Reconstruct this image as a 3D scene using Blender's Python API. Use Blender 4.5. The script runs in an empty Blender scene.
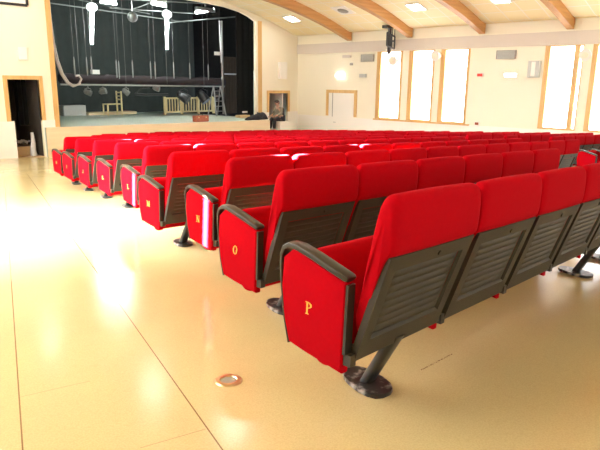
import bpy, bmesh, math, random
from mathutils import Vector, Matrix
random.seed(7)
C = bpy.context.scene.collection
PI = math.pi
# ------------------------------------------------------------------ camera geometry and the raked floor
F = 583.0
MR = ((0.70225, -0.711837, 0.011493), (-0.160669, -0.174191, -0.971516), (0.693563, 0.680401, -0.236696))
ZS = 1.025                      # lens height above the floor under it
GX, GY = -0.0409475, -0.0541134  # the floor falls away to the right and towards the stage
TH = 0.0232907                  # heading of the seat rows
YS, XS = 18.10, 18.20           # stage wall, window wall


def fz(x, y):
    return GX * x + GY * y


def ray(px, py):
    q = ((px - 300) / F, (py - 225) / F, 1.0)
    return Vector([sum(MR[i][k] * q[i] for i in range(3)) for k in range(3)])


def at(px, py, Y):
    d = ray(px, py)
    return d * (Y / d[1]) + Vector((0, 0, ZS))


def atx(px, py, X=XS):
    d = ray(px, py)
    return d * (X / d[0]) + Vector((0, 0, ZS))


def atf(px, py, h=0.0):
    d = ray(px, py)
    t = (-ZS + h) / (d[2] - GX * d[0] - GY * d[1])
    return d * t + Vector((0, 0, ZS))


# ------------------------------------------------------------------ materials
def nodes(name):
    m = bpy.data.materials.new(name)
    m.use_nodes = True
    nt = m.node_tree
    b = nt.nodes['Principled BSDF']
    return m, nt, b


def plain(name, col, rough=0.6, metal=0.0, noise=0.08, scale=12.0, bump=0.0, bscale=200.0, spec=0.5, sheen=0.0):
    m, nt, b = nodes(name)
    tc = nt.nodes.new('ShaderNodeTexCoord')
    n = nt.nodes.new('ShaderNodeTexNoise')
    n.inputs['Scale'].default_value = scale
    n.inputs['Detail'].default_value = 4
    nt.links.new(tc.outputs['Object'], n.inputs['Vector'])
    mx = nt.nodes.new('ShaderNodeMix')
    mx.data_type = 'RGBA'
    mx.inputs[6].default_value = [max(0, c * (1 - noise)) for c in col] + [1]
    mx.inputs[7].default_value = [min(1, c * (1 + noise)) for c in col] + [1]
    nt.links.new(n.outputs['Fac'], mx.inputs[0])
    nt.links.new(mx.outputs[2], b.inputs['Base Color'])
    b.inputs['Roughness'].default_value = rough
    b.inputs['Metallic'].default_value = metal
    b.inputs['Specular IOR Level'].default_value = spec
    if sheen:
        b.inputs['Sheen Weight'].default_value = sheen
        b.inputs['Sheen Roughness'].default_value = 0.4
        b.inputs['Sheen Tint'].default_value = (1, 0.35, 0.55, 1)
    if bump:
        n2 = nt.nodes.new('ShaderNodeTexNoise')
        n2.inputs['Scale'].default_value = bscale
        nt.links.new(tc.outputs['Object'], n2.inputs['Vector'])
        bp = nt.nodes.new('ShaderNodeBump')
        bp.inputs['Strength'].default_value = bump
        bp.inputs['Distance'].default_value = 0.004
        nt.links.new(n2.outputs['Fac'], bp.inputs['Height'])
        nt.links.new(bp.outputs['Normal'], b.inputs['Normal'])
    return m


def glow(name, col, strength):
    m, nt, b = nodes(name)
    b.inputs['Base Color'].default_value = (0.7 * col[0], 0.7 * col[1], 0.7 * col[2], 1)
    b.inputs['Emission Color'].default_value = (*col, 1)
    b.inputs['Emission Strength'].default_value = strength
    return m


def wood(name, c1, c2, rough=0.45, scale=(2, 2, 30), rot=(0, 0, 0)):
    m, nt, b = nodes(name)
    tc = nt.nodes.new('ShaderNodeTexCoord')
    mp = nt.nodes.new('ShaderNodeMapping')
    mp.inputs['Scale'].default_value = scale
    mp.inputs['Rotation'].default_value = rot
    n = nt.nodes.new('ShaderNodeTexNoise')
    n.inputs['Scale'].default_value = 1.0
    n.inputs['Detail'].default_value = 6
    nt.links.new(tc.outputs['Object'], mp.inputs['Vector'])
    nt.links.new(mp.outputs['Vector'], n.inputs['Vector'])
    r = nt.nodes.new('ShaderNodeValToRGB')
    r.color_ramp.elements[0].position = 0.3
    r.color_ramp.elements[0].color = (*c1, 1)
    r.color_ramp.elements[1].position = 0.7
    r.color_ramp.elements[1].color = (*c2, 1)
    nt.links.new(n.outputs['Fac'], r.inputs['Fac'])
    nt.links.new(r.outputs['Color'], b.inputs['Base Color'])
    b.inputs['Roughness'].default_value = rough
    return m


M = {}
M['fabric'] = plain('red_fabric', (0.40, 0.0014, 0.0066), 0.95, noise=0.10, scale=60, bump=0.25, bscale=900, spec=0.04, sheen=0.022)
M['shell'] = plain('charcoal_plastic', (0.028, 0.023, 0.015), 0.52, noise=0.12, scale=30, bump=0.12, bscale=500)
M['arm'] = plain('armrest_plastic', (0.026, 0.020, 0.012), 0.36, noise=0.10, scale=30)
M['steel'] = plain('black_steel', (0.022, 0.021, 0.020), 0.38, noise=0.2, scale=18)
M['yellow'] = plain('gold_thread', (0.80, 0.42, 0.05), 0.6, noise=0.1, scale=200)
M['cream'] = plain('cream_paint', (0.88, 0.83, 0.665), 0.75, noise=0.02, scale=1.5)
M['white'] = plain('white_paint', (0.88, 0.85, 0.78), 0.6, noise=0.02, scale=2)
M['band'] = plain('grey_band_paint', (0.66, 0.60, 0.52), 0.7, noise=0.03, scale=3)
M['pine'] = wood('pine_wood', (0.60, 0.36, 0.12), (0.74, 0.48, 0.19), 0.45, (14, 14, 1.2))
M['beam'] = wood('beam_wood', (0.50, 0.25, 0.08), (0.62, 0.33, 0.115), 0.5, (1.0, 14, 14))
M['black'] = plain('black_cloth', (0.013, 0.013, 0.013), 0.95, noise=0.2, scale=6, spec=0.1)
M['drape'] = plain('dark_drape', (0.040, 0.047, 0.045), 0.98, noise=0.15, scale=3, spec=0.1)
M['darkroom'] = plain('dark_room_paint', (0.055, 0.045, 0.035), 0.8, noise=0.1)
M['stagefloor'] = plain('grey_green_stage_floor', (0.52, 0.60, 0.53), 0.5, noise=0.08, scale=4)
M['stagefront'] = wood('stage_front_wood', (0.76, 0.60, 0.38), (0.84, 0.68, 0.45), 0.5, (1, 1, 6))
M['metal'] = plain('grey_metal', (0.45, 0.45, 0.44), 0.35, metal=0.8, noise=0.05)
M['brass'] = plain('brass', (0.62, 0.47, 0.26), 0.3, metal=0.9, noise=0.1)
M['cable'] = plain('pale_cable', (0.62, 0.55, 0.50), 0.6)
M['rope'] = plain('grey_rope', (0.12, 0.12, 0.12), 0.9)
M['roll'] = plain('dark_rolled_cloth', (0.030, 0.022, 0.026), 0.9, noise=0.25, scale=5)
M['lampmetal'] = plain('black_lamp_metal', (0.02, 0.02, 0.022), 0.4, noise=0.2)
M['palegrey'] = plain('pale_grey_paint', (0.50, 0.52, 0.49), 0.6)
M['tan'] = plain('tan_wood', (0.74, 0.62, 0.34), 0.6, noise=0.10, scale=20)
M['brown'] = plain('brown_leather', (0.33, 0.085, 0.035), 0.5, noise=0.25, scale=14)
M['brownpanel'] = plain('dark_brown_panel', (0.045, 0.030, 0.018), 0.95, noise=0.2)
M['grille'] = plain('grey_grille', (0.30, 0.29, 0.25), 0.5)
M['exitred'] = glow('exit_sign_red', (0.75, 0.03, 0.02), 0.5)
M['skin'] = plain('skin', (0.55, 0.32, 0.22), 0.55, noise=0.05)
M['hair'] = plain('dark_brown_hair', (0.035, 0.017, 0.010), 0.6)
M['shirt'] = plain('olive_grey_shirt', (0.22, 0.19, 0.13), 0.9)
M['jacket'] = plain('black_jacket', (0.018, 0.017, 0.022), 0.85)
M['trousers'] = plain('dark_trousers', (0.020, 0.019, 0.022), 0.9)
M['paper'] = plain('white_plastic_sheet', (0.75, 0.75, 0.75), 0.5)
M['stone'] = plain('doorway_step_wood', (0.60, 0.42, 0.22), 0.5)
M['teal'] = plain('grey_blue_room_paint', (0.46, 0.56, 0.54), 0.8)
M['blind'] = glow('sunlit_white_blind', (0.96, 0.98, 1.0), 6.0)
M['blindfill'] = glow('rear_fill_blind', (0.97, 0.98, 1.0), 3.6)  # fill glow for the added rear windows
M['blindsun'] = glow('sunlit_street_blind', (0.97, 0.98, 1.0), 6.5)
M['panelglow'] = glow('ceiling_light_glow', (1.0, 0.97, 0.92), 25.0)
M['tube'] = glow('tube_and_smear_glow', (0.90, 1.0, 0.97), 110.0)  # batten light tubes, and the glare smears of the two hanging lamps
M['wallglow'] = glow('wall_lamp_glow', (1.0, 0.97, 0.8), 8.0)
M['lampgrey'] = plain('worn_grey_lamp', (0.20, 0.21, 0.20), 0.5, noise=0.2)
M['lineweight'] = plain('dull_steel', (0.22, 0.23, 0.23), 0.5)
M['lampglow'] = glow('lit_frosted_globe', (0.88, 1.0, 0.97), 1.8)
M['pipe'] = plain('galvanised_pipe', (0.11, 0.12, 0.115), 0.7, metal=0.0)
M['dimglobe'] = plain('frosted_globe', (0.12, 0.13, 0.125), 0.5)


def floor_material():
    m, nt, b = nodes('beige_linoleum')
    L = nt.links.new
    tc = nt.nodes.new('ShaderNodeTexCoord')
    n1 = nt.nodes.new('ShaderNodeTexNoise')
    n1.inputs['Scale'].default_value = 170
    n1.inputs['Detail'].default_value = 3
    n2 = nt.nodes.new('ShaderNodeTexNoise')
    n2.inputs['Scale'].default_value = 1.3
    n2.inputs['Detail'].default_value = 6
    L(tc.outputs['Object'], n1.inputs['Vector'])
    L(tc.outputs['Object'], n2.inputs['Vector'])
    r = nt.nodes.new('ShaderNodeValToRGB')
    r.color_ramp.elements[0].position = 0.35
    r.color_ramp.elements[0].color = (0.52, 0.42, 0.205, 1)
    r.color_ramp.elements[1].position = 0.62
    r.color_ramp.elements[1].color = (0.58, 0.475, 0.245, 1)
    L(n1.outputs['Fac'], r.inputs['Fac'])
    mx = nt.nodes.new('ShaderNodeMix')
    mx.data_type = 'RGBA'
    mx.blend_type = 'MULTIPLY'
    mx.inputs[0].default_value = 0.25
    r2 = nt.nodes.new('ShaderNodeValToRGB')
    r2.color_ramp.elements[0].position = 0.35
    r2.color_ramp.elements[0].color = (0.80, 0.78, 0.74, 1)
    r2.color_ramp.elements[1].position = 0.6
    r2.color_ramp.elements[1].color = (1, 1, 1, 1)
    L(n2.outputs['Fac'], r2.inputs['Fac'])
    L(r.outputs['Color'], mx.inputs[6])
    L(r2.outputs['Color'], mx.inputs[7])
    # welded seams between the lengths of linoleum
    sep = nt.nodes.new('ShaderNodeSeparateXYZ')
    L(tc.outputs['Object'], sep.inputs[0])

    def math_(op, a, b_=None):
        k = nt.nodes.new('ShaderNodeMath')
        k.operation = op
        for i, v in enumerate((a, b_)):
            if v is None:
                continue
            if isinstance(v, (int, float)):
                k.inputs[i].default_value = v
            else:
                L(v, k.inputs[i])
        return k.outputs[0]

    def seam(p, q, width, bounded):
        dx, dy = q[0] - p[0], q[1] - p[1]
        l = math.hypot(dx, dy)
        nx, ny, tx, ty = -dy / l, dx / l, dx / l, dy / l
        d = math_('ADD', math_('MULTIPLY', sep.outputs[0], nx), math_('MULTIPLY', sep.outputs[1], ny))
        d = math_('ABSOLUTE', math_('SUBTRACT', d, nx * p[0] + ny * p[1]))
        k = math_('LESS_THAN', d, width)
        if bounded:
            s = math_('ADD', math_('MULTIPLY', sep.outputs[0], tx), math_('MULTIPLY', sep.outputs[1], ty))
            s = math_('SUBTRACT', s, tx * p[0] + ty * p[1])
            k = math_('MULTIPLY', k, math_('MULTIPLY', math_('GREATER_THAN', s, 0.0), math_('LESS_THAN', s, l)))
        return k

    s1 = seam(atf(10, 262), atf(22.6, 448), 0.0026, False)
    s2 = seam(atf(127.3, 315.3), atf(222, 449), 0.0026, False)
    s3 = seam(atf(140, 448), atf(205.6, 429), 0.0016, True)
    s4 = seam(atf(20, 397), atf(90, 381), 0.0013, True)
    s5 = seam(atf(421, 370), atf(452, 354), 0.004, True)
    k = math_('MAXIMUM', math_('MAXIMUM', s1, s2), math_('MULTIPLY', math_('MAXIMUM', s3, s4), 0.6))
    wob = math_('MULTIPLY', s5, math_('GREATER_THAN', n1.outputs['Fac'], 0.5))
    k = math_('MAXIMUM', k, wob)
    mx2 = nt.nodes.new('ShaderNodeMix')
    mx2.data_type = 'RGBA'
    L(k, mx2.inputs[0])
    L(mx.outputs[2], mx2.inputs[6])
    mx2.inputs[7].default_value = (0.20, 0.12, 0.05, 1)
    L(mx2.outputs[2], b.inputs['Base Color'])
    b.inputs['Roughness'].default_value = 0.17
    b.inputs['Specular IOR Level'].default_value = 0.5
    bp = nt.nodes.new('ShaderNodeBump')
    bp.inputs['Strength'].default_value = 0.05
    bp.inputs['Distance'].default_value = 0.02
    n3 = nt.nodes.new('ShaderNodeTexNoise')
    n3.inputs['Scale'].default_value = 2.5
    L(tc.outputs['Object'], n3.inputs['Vector'])
    L(n3.outputs['Fac'], bp.inputs['Height'])
    L(bp.outputs['Normal'], b.inputs['Normal'])
    return m


def ceiling_material():
    m, nt, b = nodes('ceiling_panels')
    L = nt.links.new
    tc = nt.nodes.new('ShaderNodeTexCoord')
    br = nt.nodes.new('ShaderNodeTexBrick')
    br.offset = 0.0
    br.inputs['Scale'].default_value = 1.0
    br.inputs['Brick Width'].default_value = 0.62
    br.inputs['Row Height'].default_value = 0.62
    br.inputs['Mortar Size'].default_value = 0.020
    br.inputs['Mortar Smooth'].default_value = 0.3
    br.inputs['Color1'].default_value = (0.94, 0.82, 0.50, 1)
    br.inputs['Color2'].default_value = (0.95, 0.85, 0.56, 1)
    br.inputs['Mortar'].default_value = (0.95, 0.91, 0.78, 1)
    L(tc.outputs['Object'], br.inputs['Vector'])
    L(br.outputs['Color'], b.inputs['Base Color'])
    b.inputs['Roughness'].default_value = 0.8
    return m


def plate_material():
    m, nt, b = nodes('worn_black_base')
    L = nt.links.new
    tc = nt.nodes.new('ShaderNodeTexCoord')
    n = nt.nodes.new('ShaderNodeTexNoise')
    n.inputs['Scale'].default_value = 26
    n.inputs['Detail'].default_value = 6
    L(tc.outputs['Object'], n.inputs['Vector'])
    r = nt.nodes.new('ShaderNodeValToRGB')
    r.color_ramp.elements[0].position = 0.52
    r.color_ramp.elements[0].color = (0.018, 0.017, 0.016, 1)
    r.color_ramp.elements[1].position = 0.68
    r.color_ramp.elements[1].color = (0.36, 0.34, 0.31, 1)
    L(n.outputs['Fac'], r.inputs['Fac'])
    L(r.outputs['Color'], b.inputs['Base Color'])
    b.inputs['Roughness'].default_value = 0.35
    return m


M['floor'] = floor_material()
M['ceiling'] = ceiling_material()
M['plate'] = plate_material()


# ------------------------------------------------------------------ mesh helpers
class MB:
    def __init__(self):
        self.v, self.f = [], []

    def add(self, vs, fs):
        o = len(self.v)
        self.v += [tuple(p) for p in vs]
        self.f += [tuple(i + o for i in f) for f in fs]
        return self

    def box(self, a, b, mat=None):
        (x0, y0, z0), (x1, y1, z1) = a, b
        vs = [(x0, y0, z0), (x1, y0, z0), (x1, y1, z0), (x0, y1, z0), (x0, y0, z1), (x1, y0, z1), (x1, y1, z1), (x0, y1, z1)]
        if mat is not None:
            vs = [mat @ Vector(p) for p in vs]
        return self.add(vs, [(0, 3, 2, 1), (4, 5, 6, 7), (0, 1, 5, 4), (1, 2, 6, 5), (2, 3, 7, 6), (3, 0, 4, 7)])

    def prism(self, poly, ext0, ext1):
        """poly: list of 3-D points of one cap when offset by ext0, other cap ext1 (vectors)."""
        n = len(poly)
        e0, e1 = Vector(ext0), Vector(ext1)
        vs = [Vector(p) + e0 for p in poly] + [Vector(p) + e1 for p in poly]
        fs = [tuple(range(n - 1, -1, -1)), tuple(range(n, 2 * n))] + [(i, (i + 1) % n, n + (i + 1) % n, n + i) for i in range(n)]
        return self.add(vs, fs)

    def tube(self, pts, r, n=8, caps=True):
        pts = [Vector(p) for p in pts]
        rs = r if isinstance(r, (list, tuple)) else [r] * len(pts)
        rings = []
        ref = None
        for i, p in enumerate(pts):
            t = (pts[min(i + 1, len(pts) - 1)] - pts[max(i - 1, 0)]).normalized()
            if ref is None:
                ref = Vector((0, 0, 1)) if abs(t.z) < 0.9 else Vector((1, 0, 0))
            a = (ref - t * ref.dot(t)).normalized()
            ref = a
            b = t.cross(a)
            rings.append([p + (a * math.cos(2 * PI * k / n) + b * math.sin(2 * PI * k / n)) * rs[i] for k in range(n)])
        vs = [q for g in rings for q in g]
        fs = []
        for i in range(len(rings) - 1):
            for k in range(n):
                fs.append((i * n + k, i * n + (k + 1) % n, (i + 1) * n + (k + 1) % n, (i + 1) * n + k))
        if caps:
            fs.append(tuple(range(n - 1, -1, -1)))
            fs.append(tuple((len(rings) - 1) * n + k for k in range(n)))
        return self.add(vs, fs)

    def ball(self, c, r, nu=12, nv=8, sc=(1, 1, 1)):
        c = Vector(c)
        vs = [c + Vector((0, 0, r * sc[2]))]
        for i in range(1, nv):
            a = PI * i / nv
            for k in range(nu):
                p = 2 * PI * k / nu
                vs.append(c + Vector((r * sc[0] * math.sin(a) * math.cos(p), r * sc[1] * math.sin(a) * math.sin(p), r * sc[2] * math.cos(a))))
        vs.append(c - Vector((0, 0, r * sc[2])))
        fs = [(0, 1 + k, 1 + (k + 1) % nu) for k in range(nu)]
        for i in range(nv - 2):
            for k in range(nu):
                a = 1 + i * nu
                fs.append((a + k, a + nu + k, a + nu + (k + 1) % nu, a + (k + 1) % nu))
        e = len(vs) - 1
        a = 1 + (nv - 2) * nu
        fs += [(a + k, e, a + (k + 1) % nu) for k in range(nu)]
        return self.add(vs, fs)

    def loft(self, sections):
        n = len(sections[0])
        vs = [p for s in sections for p in s]
        fs = []
        for i in range(len(sections) - 1):
            for k in range(n):
                fs.append((i * n + k, i * n + (k + 1) % n, (i + 1) * n + (k + 1) % n, (i + 1) * n + k))
        fs.append(tuple(range(n - 1, -1, -1)))
        fs.append(tuple((len(sections) - 1) * n + k for k in range(n)))
        return self.add(vs, fs)

    def build(self, name, m, parent=None, smooth=None, bevel=None):
        me = bpy.data.meshes.new(name)
        me.from_pydata(self.v, [], self.f)
        bm = bmesh.new()
        bm.from_mesh(me)
        bmesh.ops.recalc_face_normals(bm, faces=bm.faces)
        if bevel:
            es = [e for e in bm.edges if e.is_manifold and e.calc_face_angle(0) > math.radians(50)]
            bmesh.ops.bevel(bm, geom=es, offset=bevel, segments=2, affect='EDGES', profile=0.6, clamp_overlap=True)
        bm.to_mesh(me)
        bm.free()
        if smooth:
            me.polygons.foreach_set('use_smooth', [True] * len(me.polygons))
            me.set_sharp_from_angle(angle=math.radians(smooth))
        me.materials.append(m)
        o = bpy.data.objects.new(name, me)
        C.objects.link(o)
        if parent:
            o.parent = parent
        return o


def tag(o, label=None, cat=None, group=None, kind=None):
    if label:
        o['label'] = label
    if cat:
        o['category'] = cat
    if group:
        o['group'] = group
    if kind:
        o['kind'] = kind
    return o


def empty(name, loc, label=None, cat=None, group=None, rz=0.0):
    o = bpy.data.objects.new(name, None)
    o.empty_display_size = 0.1
    C.objects.link(o)
    o.location = loc
    o.rotation_euler = (0, 0, rz)
    return tag(o, label, cat, group)


def struct(name, mb, m, **k):
    return tag(mb.build(name, m, **k), kind='structure')


def chaikin(p, it=2):
    for _ in range(it):
        q = []
        for i in range(len(p)):
            a, b = p[i], p[(i + 1) % len(p)]
            q.append((a[0] * .75 + b[0] * .25, a[1] * .75 + b[1] * .25))
            q.append((a[0] * .25 + b[0] * .75, a[1] * .25 + b[1] * .75))
        p = q
    return p


# ------------------------------------------------------------------ the theatre seat, x along the row, y towards the stage
W = 0.60


def backrest_mesh():
    prof = [(.010, .607), (-.010, .625), (-.013, .70), (-.012, .775), (-.004, .812), (.024, .824), (.052, .810), (.064, .765), (.078, .69),
            (.094, .59), (.116, .48), (.138, .41), (.146, .36), (.130, .325), (.108, .33), (.060, .48), (.028, .575)]
    prof = chaikin([(v, z if z < .61 else .61 + (z - .61) * .945) for v, z in prof], 2)
    cx = sum(p[0] for p in prof) / len(prof)
    secs = []
    x0, x1, r = 0.005, W - 0.007, 0.050
    st = []
    for k in range(7):
        a = PI / 2 * k / 6
        st.append((x0 + r * (1 - math.cos(a)), a))
    st += [(W * .35, PI / 2), (W * .65, PI / 2)]
    for k in range(6, -1, -1):
        a = PI / 2 * k / 6
        st.append((x1 - r * (1 - math.cos(a)), a))
    for x, a in st:
        drop = r * (1 - math.sin(a))
        inset = 0.019 * (1 - math.sin(a))
        crown = 0.008 * math.sin(PI * x / W)
        s = []
        for (v, z) in prof:
            vc = 0.026 + max(0, .62 - z) * .29
            vv = vc + (v - vc) * (1 - 1.1 * inset / .06)
            t = min(1, max(0, (z - .62) / .19))
            t = t * t * (3 - 2 * t)
            q_ = 1 - .085 * (1 - min(1, max(0, (z - .36) / .20)))
            s.append((W / 2 + (x - W / 2) * q_, vv + (crown * .5 if v > vc else -crown * .4), z - drop * t + crown * t * .4))
        secs.append(s)
    return MB().loft(secs)


SV, SZ = 0.2956, -0.9553            # down the slope of the plastic back
PT = Vector((0, 0.0, 0.609))


def pp(a, b, d):
    """a across, b down the slope, d out of the back."""
    return (a, PT[1] + b * SV - d * 0.9553, PT[2] + b * SZ - d * 0.2956)


def panel_box(mb, a0, a1, b0, b1, d0, d1):
    vs = [pp(a0, b0, d0), pp(a1, b0, d0), pp(a1, b1, d0), pp(a0, b1, d0), pp(a0, b0, d1), pp(a1, b0, d1), pp(a1, b1, d1), pp(a0, b1, d1)]
    mb.add(vs, [(0, 3, 2, 1), (4, 5, 6, 7), (0, 1, 5, 4), (1, 2, 6, 5), (2, 3, 7, 6), (3, 0, 4, 7)])


def back_panel_mesh():
    mb = MB()
    L = 0.409
    # outer frame, one ring with a sloped inner lip
    a0, a1 = 0.016, W - 0.026
    o_ = [(a0, 0), (a1, 0), (a1 - .004, L), (a0 + .004, L)]
    i_ = [(.070, .056), (W - .076, .056), (W - .080, L - .078), (.074, L - .078)]
    j_ = [(.078, .064), (W - .084, .064), (W - .088, L - .086), (.082, L - .086)]
    vs = [pp(*p, 0) for p in o_] + [pp(*p, 0) for p in i_] + [pp(*p, -.012) for p in j_] + [pp(*p, -.026) for p in o_]
    fs = []
    for k in range(4):
        n = (k + 1) % 4
        fs += [(k, n, 4 + n, 4 + k), (4 + k, 4 + n, 8 + n, 8 + k), (k, 12 + k, 12 + n, n)]
    fs.append((12, 13, 14, 15))
    mb.add(vs, fs)
    # eight rounded louvres in the recess
    n = 8
    b0, b1 = .066, L - .088
    h = (b1 - b0) / n
    row = []
    for k in range(n):
        for t, d in ((0, -.012), (.2, -.0085), (.45, -.0060), (.7, -.0065), (.92, -.0100)):
            row.append((b0 + h * (k + t), d))
    row.append((b1, -.012))
    xs = [.080, .095, .120, W / 2, W - .126, W - .101, W - .086]
    ed = [0.0, .55, 1, 1, 1, .55, 0.0]
    vs = []
    for x, e in zip(xs, ed):
        for b, d in row:
            vs.append(pp(x, b, -.013 + (d + .013) * e))
    m = len(row)
    fs = [(i * m + k, i * m + k + 1, (i + 1) * m + k + 1, (i + 1) * m + k) for i in range(len(xs) - 1) for k in range(m - 1)]
    mb.add(vs, fs)
    return mb


def knob_mesh():
    mb = MB()
    c0, c1 = Vector(pp(.335, .034, 0.0)), Vector(pp(.335, .034, .005))
    mb.tube([c0, c1], .010, 12)
    return mb


def cushion_mesh():
    prof = [(.165, .225), (.185, .175), (.250, .150), (.305, .158), (.345, .26), (.385, .45), (.392, .530), (.355, .572), (.300, .560), (.255, .42), (.215, .30)]
    prof = chaikin(prof, 2)
    cv = sum(p[0] for p in prof) / len(prof)
    cz = sum(p[1] for p in prof) / len(prof)
    secs = []
    x0, x1, r = 0.046, W - 0.056, 0.035
    st = [(x0 + r * (1 - math.cos(PI / 2 * k / 4)), PI / 2 * k / 4) for k in range(5)]
    st += [(x1 - r * (1 - math.cos(PI / 2 * k / 4)), PI / 2 * k / 4) for k in range(4, -1, -1)]
    for x, a in st:
        s = 1 - .16 * (1 - math.sin(a))
        secs.append([(x, cv + (v - cv) * s, cz + (z - cz) * (1 - .07 * (1 - math.sin(a)))) for v, z in prof])
    mb = MB().loft(secs)
    for x in (.066, W - .076):
        mb.ball((x, .285, .170), .034, 12, 8, (.8, 1.5, 1.0))
    return mb


ARM0, ARM1 = -.016, .028


def side_panel_mesh(dx=0.0):
    poly = [(.150, .172), (.320, .196), (.402, .212), (.430, .30), (.447, .42), (.442, .530), (.395, .570), (.150, .498)]
    mb = MB()
    secs = []
    for x, s in ((ARM0, .94), (ARM0 + .004, .985), (ARM0 + .010, 1), (ARM1 - .010, 1), (ARM1 - .004, .985), (ARM1, .94)):
        cv, cz = .29, .37
        secs.append([(x + dx, cv + (v - cv) * (1 - (1 - s) * .7), cz + (z - cz) * s) for v, z in poly])
    mb.loft(secs)
    return mb


def armrest_mesh(dx=0.0):
    path = [(.404, .208, .005, .0215), (.430, .30, .005, .0215), (.449, .42, .006, .0215), (.455, .495, .007, .0225), (.453, .535, .009, .0245), (.440, .563, .011, .027),
            (.412, .578, .0125, .0285), (.370, .576, .0135, .029), (.30, .558, .0135, .029), (.20, .528, .0135, .029), (.152, .514, .013, .0285), (.143, .510, .008, .025)]
    cx = (ARM0 + ARM1) / 2 + dx
    secs = []
    for i, (v, z, t, w) in enumerate(path):
        a, b = path[max(0, i - 1)], path[min(len(path) - 1, i + 1)]
        tv, tz = b[0] - a[0], b[1] - a[1]
        l = math.hypot(tv, tz)
        nv, nz = tz / l, -tv / l        # outwards (front / up)
        s = []
        for ang in range(12):
            c, si = math.cos(2 * PI * ang / 12), math.sin(2 * PI * ang / 12)
            px = w * math.copysign(abs(c) ** .55, c)
            pn = t * math.copysign(abs(si) ** .6, si)
            s.append((cx + px, v + nv * pn, z + nz * pn))
        secs.append(s)
    return MB().loft(secs)


def rear_strip_mesh(dx=0.0):
    mb = MB()
    mb.box((ARM0 + .003 + dx, .139, .245), (ARM1 - .003 + dx, .1495, .492))
    mb.box((ARM0 + .010 + dx, .118, .205), (ARM1 - .003 + dx, .1495, .246))
    return mb


def beam_mesh():
    return MB().box((.034, .120, .222), (W - .020, .160, .262))


PU, PV = .285, .245


def tube_mesh():
    mb = MB()
    secs = []
    for t in (0, 1):
        c = Vector((PU, PV, .016)).lerp(Vector((PU, PV - .115, .240)), t)
        secs.append([c + Vector((.034 * math.copysign(abs(math.cos(a)) ** .6, math.cos(a)), .024 * math.copysign(abs(math.sin(a)) ** .6, math.sin(a)), 0))
                     for a in [2 * PI * k / 16 for k in range(16)]])
    mb.loft(secs)
    return mb


def base_plate_mesh():
    pts = chaikin(chaikin([(PU - .036, PV + .132), (PU + .100, PV + .120), (PU + .050, PV - .122), (PU - .108, PV - .104)], 1), 1)
    return MB().prism([(x, y, 0) for x, y in pts], (0, 0, -.004), (0, 0, .013))


def letter_mesh(ch):
    """serif capitals on the outer face of the end panel; text runs towards -y."""
    polys = []

    def rect(x0, y0, x1, y1):
        polys.append([(x0, y0), (x1, y0), (x1, y1), (x0, y1)])

    def quad(*p):
        polys.append(list(p))

    def ring(cx, cy, rx, ry, tx, ty, a0, a1, n=16):
        for k in range(n):
            p, q = a0 + (a1 - a0) * k / n, a0 + (a1 - a0) * (k + 1) / n
            polys.append([(cx + rx * math.cos(p), cy + ry * math.sin(p)), (cx + rx * math.cos(q), cy + ry * math.sin(q)),
                          (cx + (rx - tx) * math.cos(q), cy + (ry - ty) * math.sin(q)), (cx + (rx - tx) * math.cos(p), cy + (ry - ty) * math.sin(p))])

    def stem(x, w=.13, serif=True, lo=True, hi=True):
        rect(x - w / 2, 0, x + w / 2, 1)
        if lo:
            rect(x - .15, 0, x + .15, .06)
        if hi:
            rect(x - .15, .94, x + .15, 1)
    if ch == 'P':
        stem(.15)
        ring(.18, .74, .40, .26, .13, .06, -PI / 2, PI / 2)
    elif ch == 'O':
        ring(.32, .5, .32, .5, .13, .06, 0, 2 * PI, 24)
    elif ch == 'N':
        stem(.12, .08)
        stem(.58, .08, lo=False)
        quad((.02, 1), (.17, 1), (.64, 0), (.50, 0))
    elif ch == 'M':
        stem(.10, .07)
        stem(.72, .13)
        quad((.03, 1), (.18, 1), (.46, 0), (.36, 0))
        quad((.64, 1), (.78, 1), (.46, 0), (.36, 0))
    elif ch == 'L':
        stem(.15)
        rect(.15, 0, .58, .06)
        rect(.53, 0, .58, .25)
    elif ch == 'K':
        stem(.15)
        quad((.20, .42), (.28, .38), (.60, 1), (.48, 1))
        quad((.28, .52), (.36, .62), (.70, 0), (.54, 0))
    elif ch == 'J':
        rect(.30, .25, .43, 1)
        rect(.20, .94, .55, 1)
        ring(.22, .25, .21, .25, .13, .07, -PI, 0)
    elif ch == 'I':
        stem(.2)
    elif ch == 'H':
        stem(.15)
        stem(.60)
        rect(.15, .47, .60, .54)
    H, Wd = .046, .050
    mb = MB()
    for k, p in enumerate(polys):
        e = .0016 + .0001 * k
        q = [(ARM0 - e, .306 + .016 - x * Wd, .345 + y * H) for x, y in p]
        mb.prism(q, (0, 0, 0), (.0030, 0, 0))
    return mb


# prototypes (their meshes are shared by every copy)
proto = {
    'backrest': backrest_mesh().build('backrest', M['fabric'], smooth=60),
    'back_panel': back_panel_mesh().build('back_panel', M['shell'], smooth=25),
    'knob': knob_mesh().build('knob', M['shell'], smooth=40),
    'seat_cushion': cushion_mesh().build('seat_cushion', M['fabric'], smooth=60),
    'side_panel': side_panel_mesh().build('side_panel', M['fabric'], smooth=30),
    'armrest': armrest_mesh().build('armrest', M['arm'], smooth=45),
    'rear_strip': rear_strip_mesh().build('rear_strip', M['arm']),
    'side_panel_end': side_panel_mesh(W - .012).build('side_panel', M['fabric'], smooth=30),
    'armrest_end': armrest_mesh(W - .012).build('armrest', M['arm'], smooth=45),
    'rear_strip_end': rear_strip_mesh(W - .042).build('rear_strip', M['arm']),
    'seat_beam': beam_mesh().build('seat_beam', M['steel']),
    'pedestal': tube_mesh().build('pedestal', M['steel'], smooth=40),
    'base_plate': base_plate_mesh().build('base_plate', M['plate'], smooth=40),
}
first_use = {k: True for k in proto}


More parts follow.
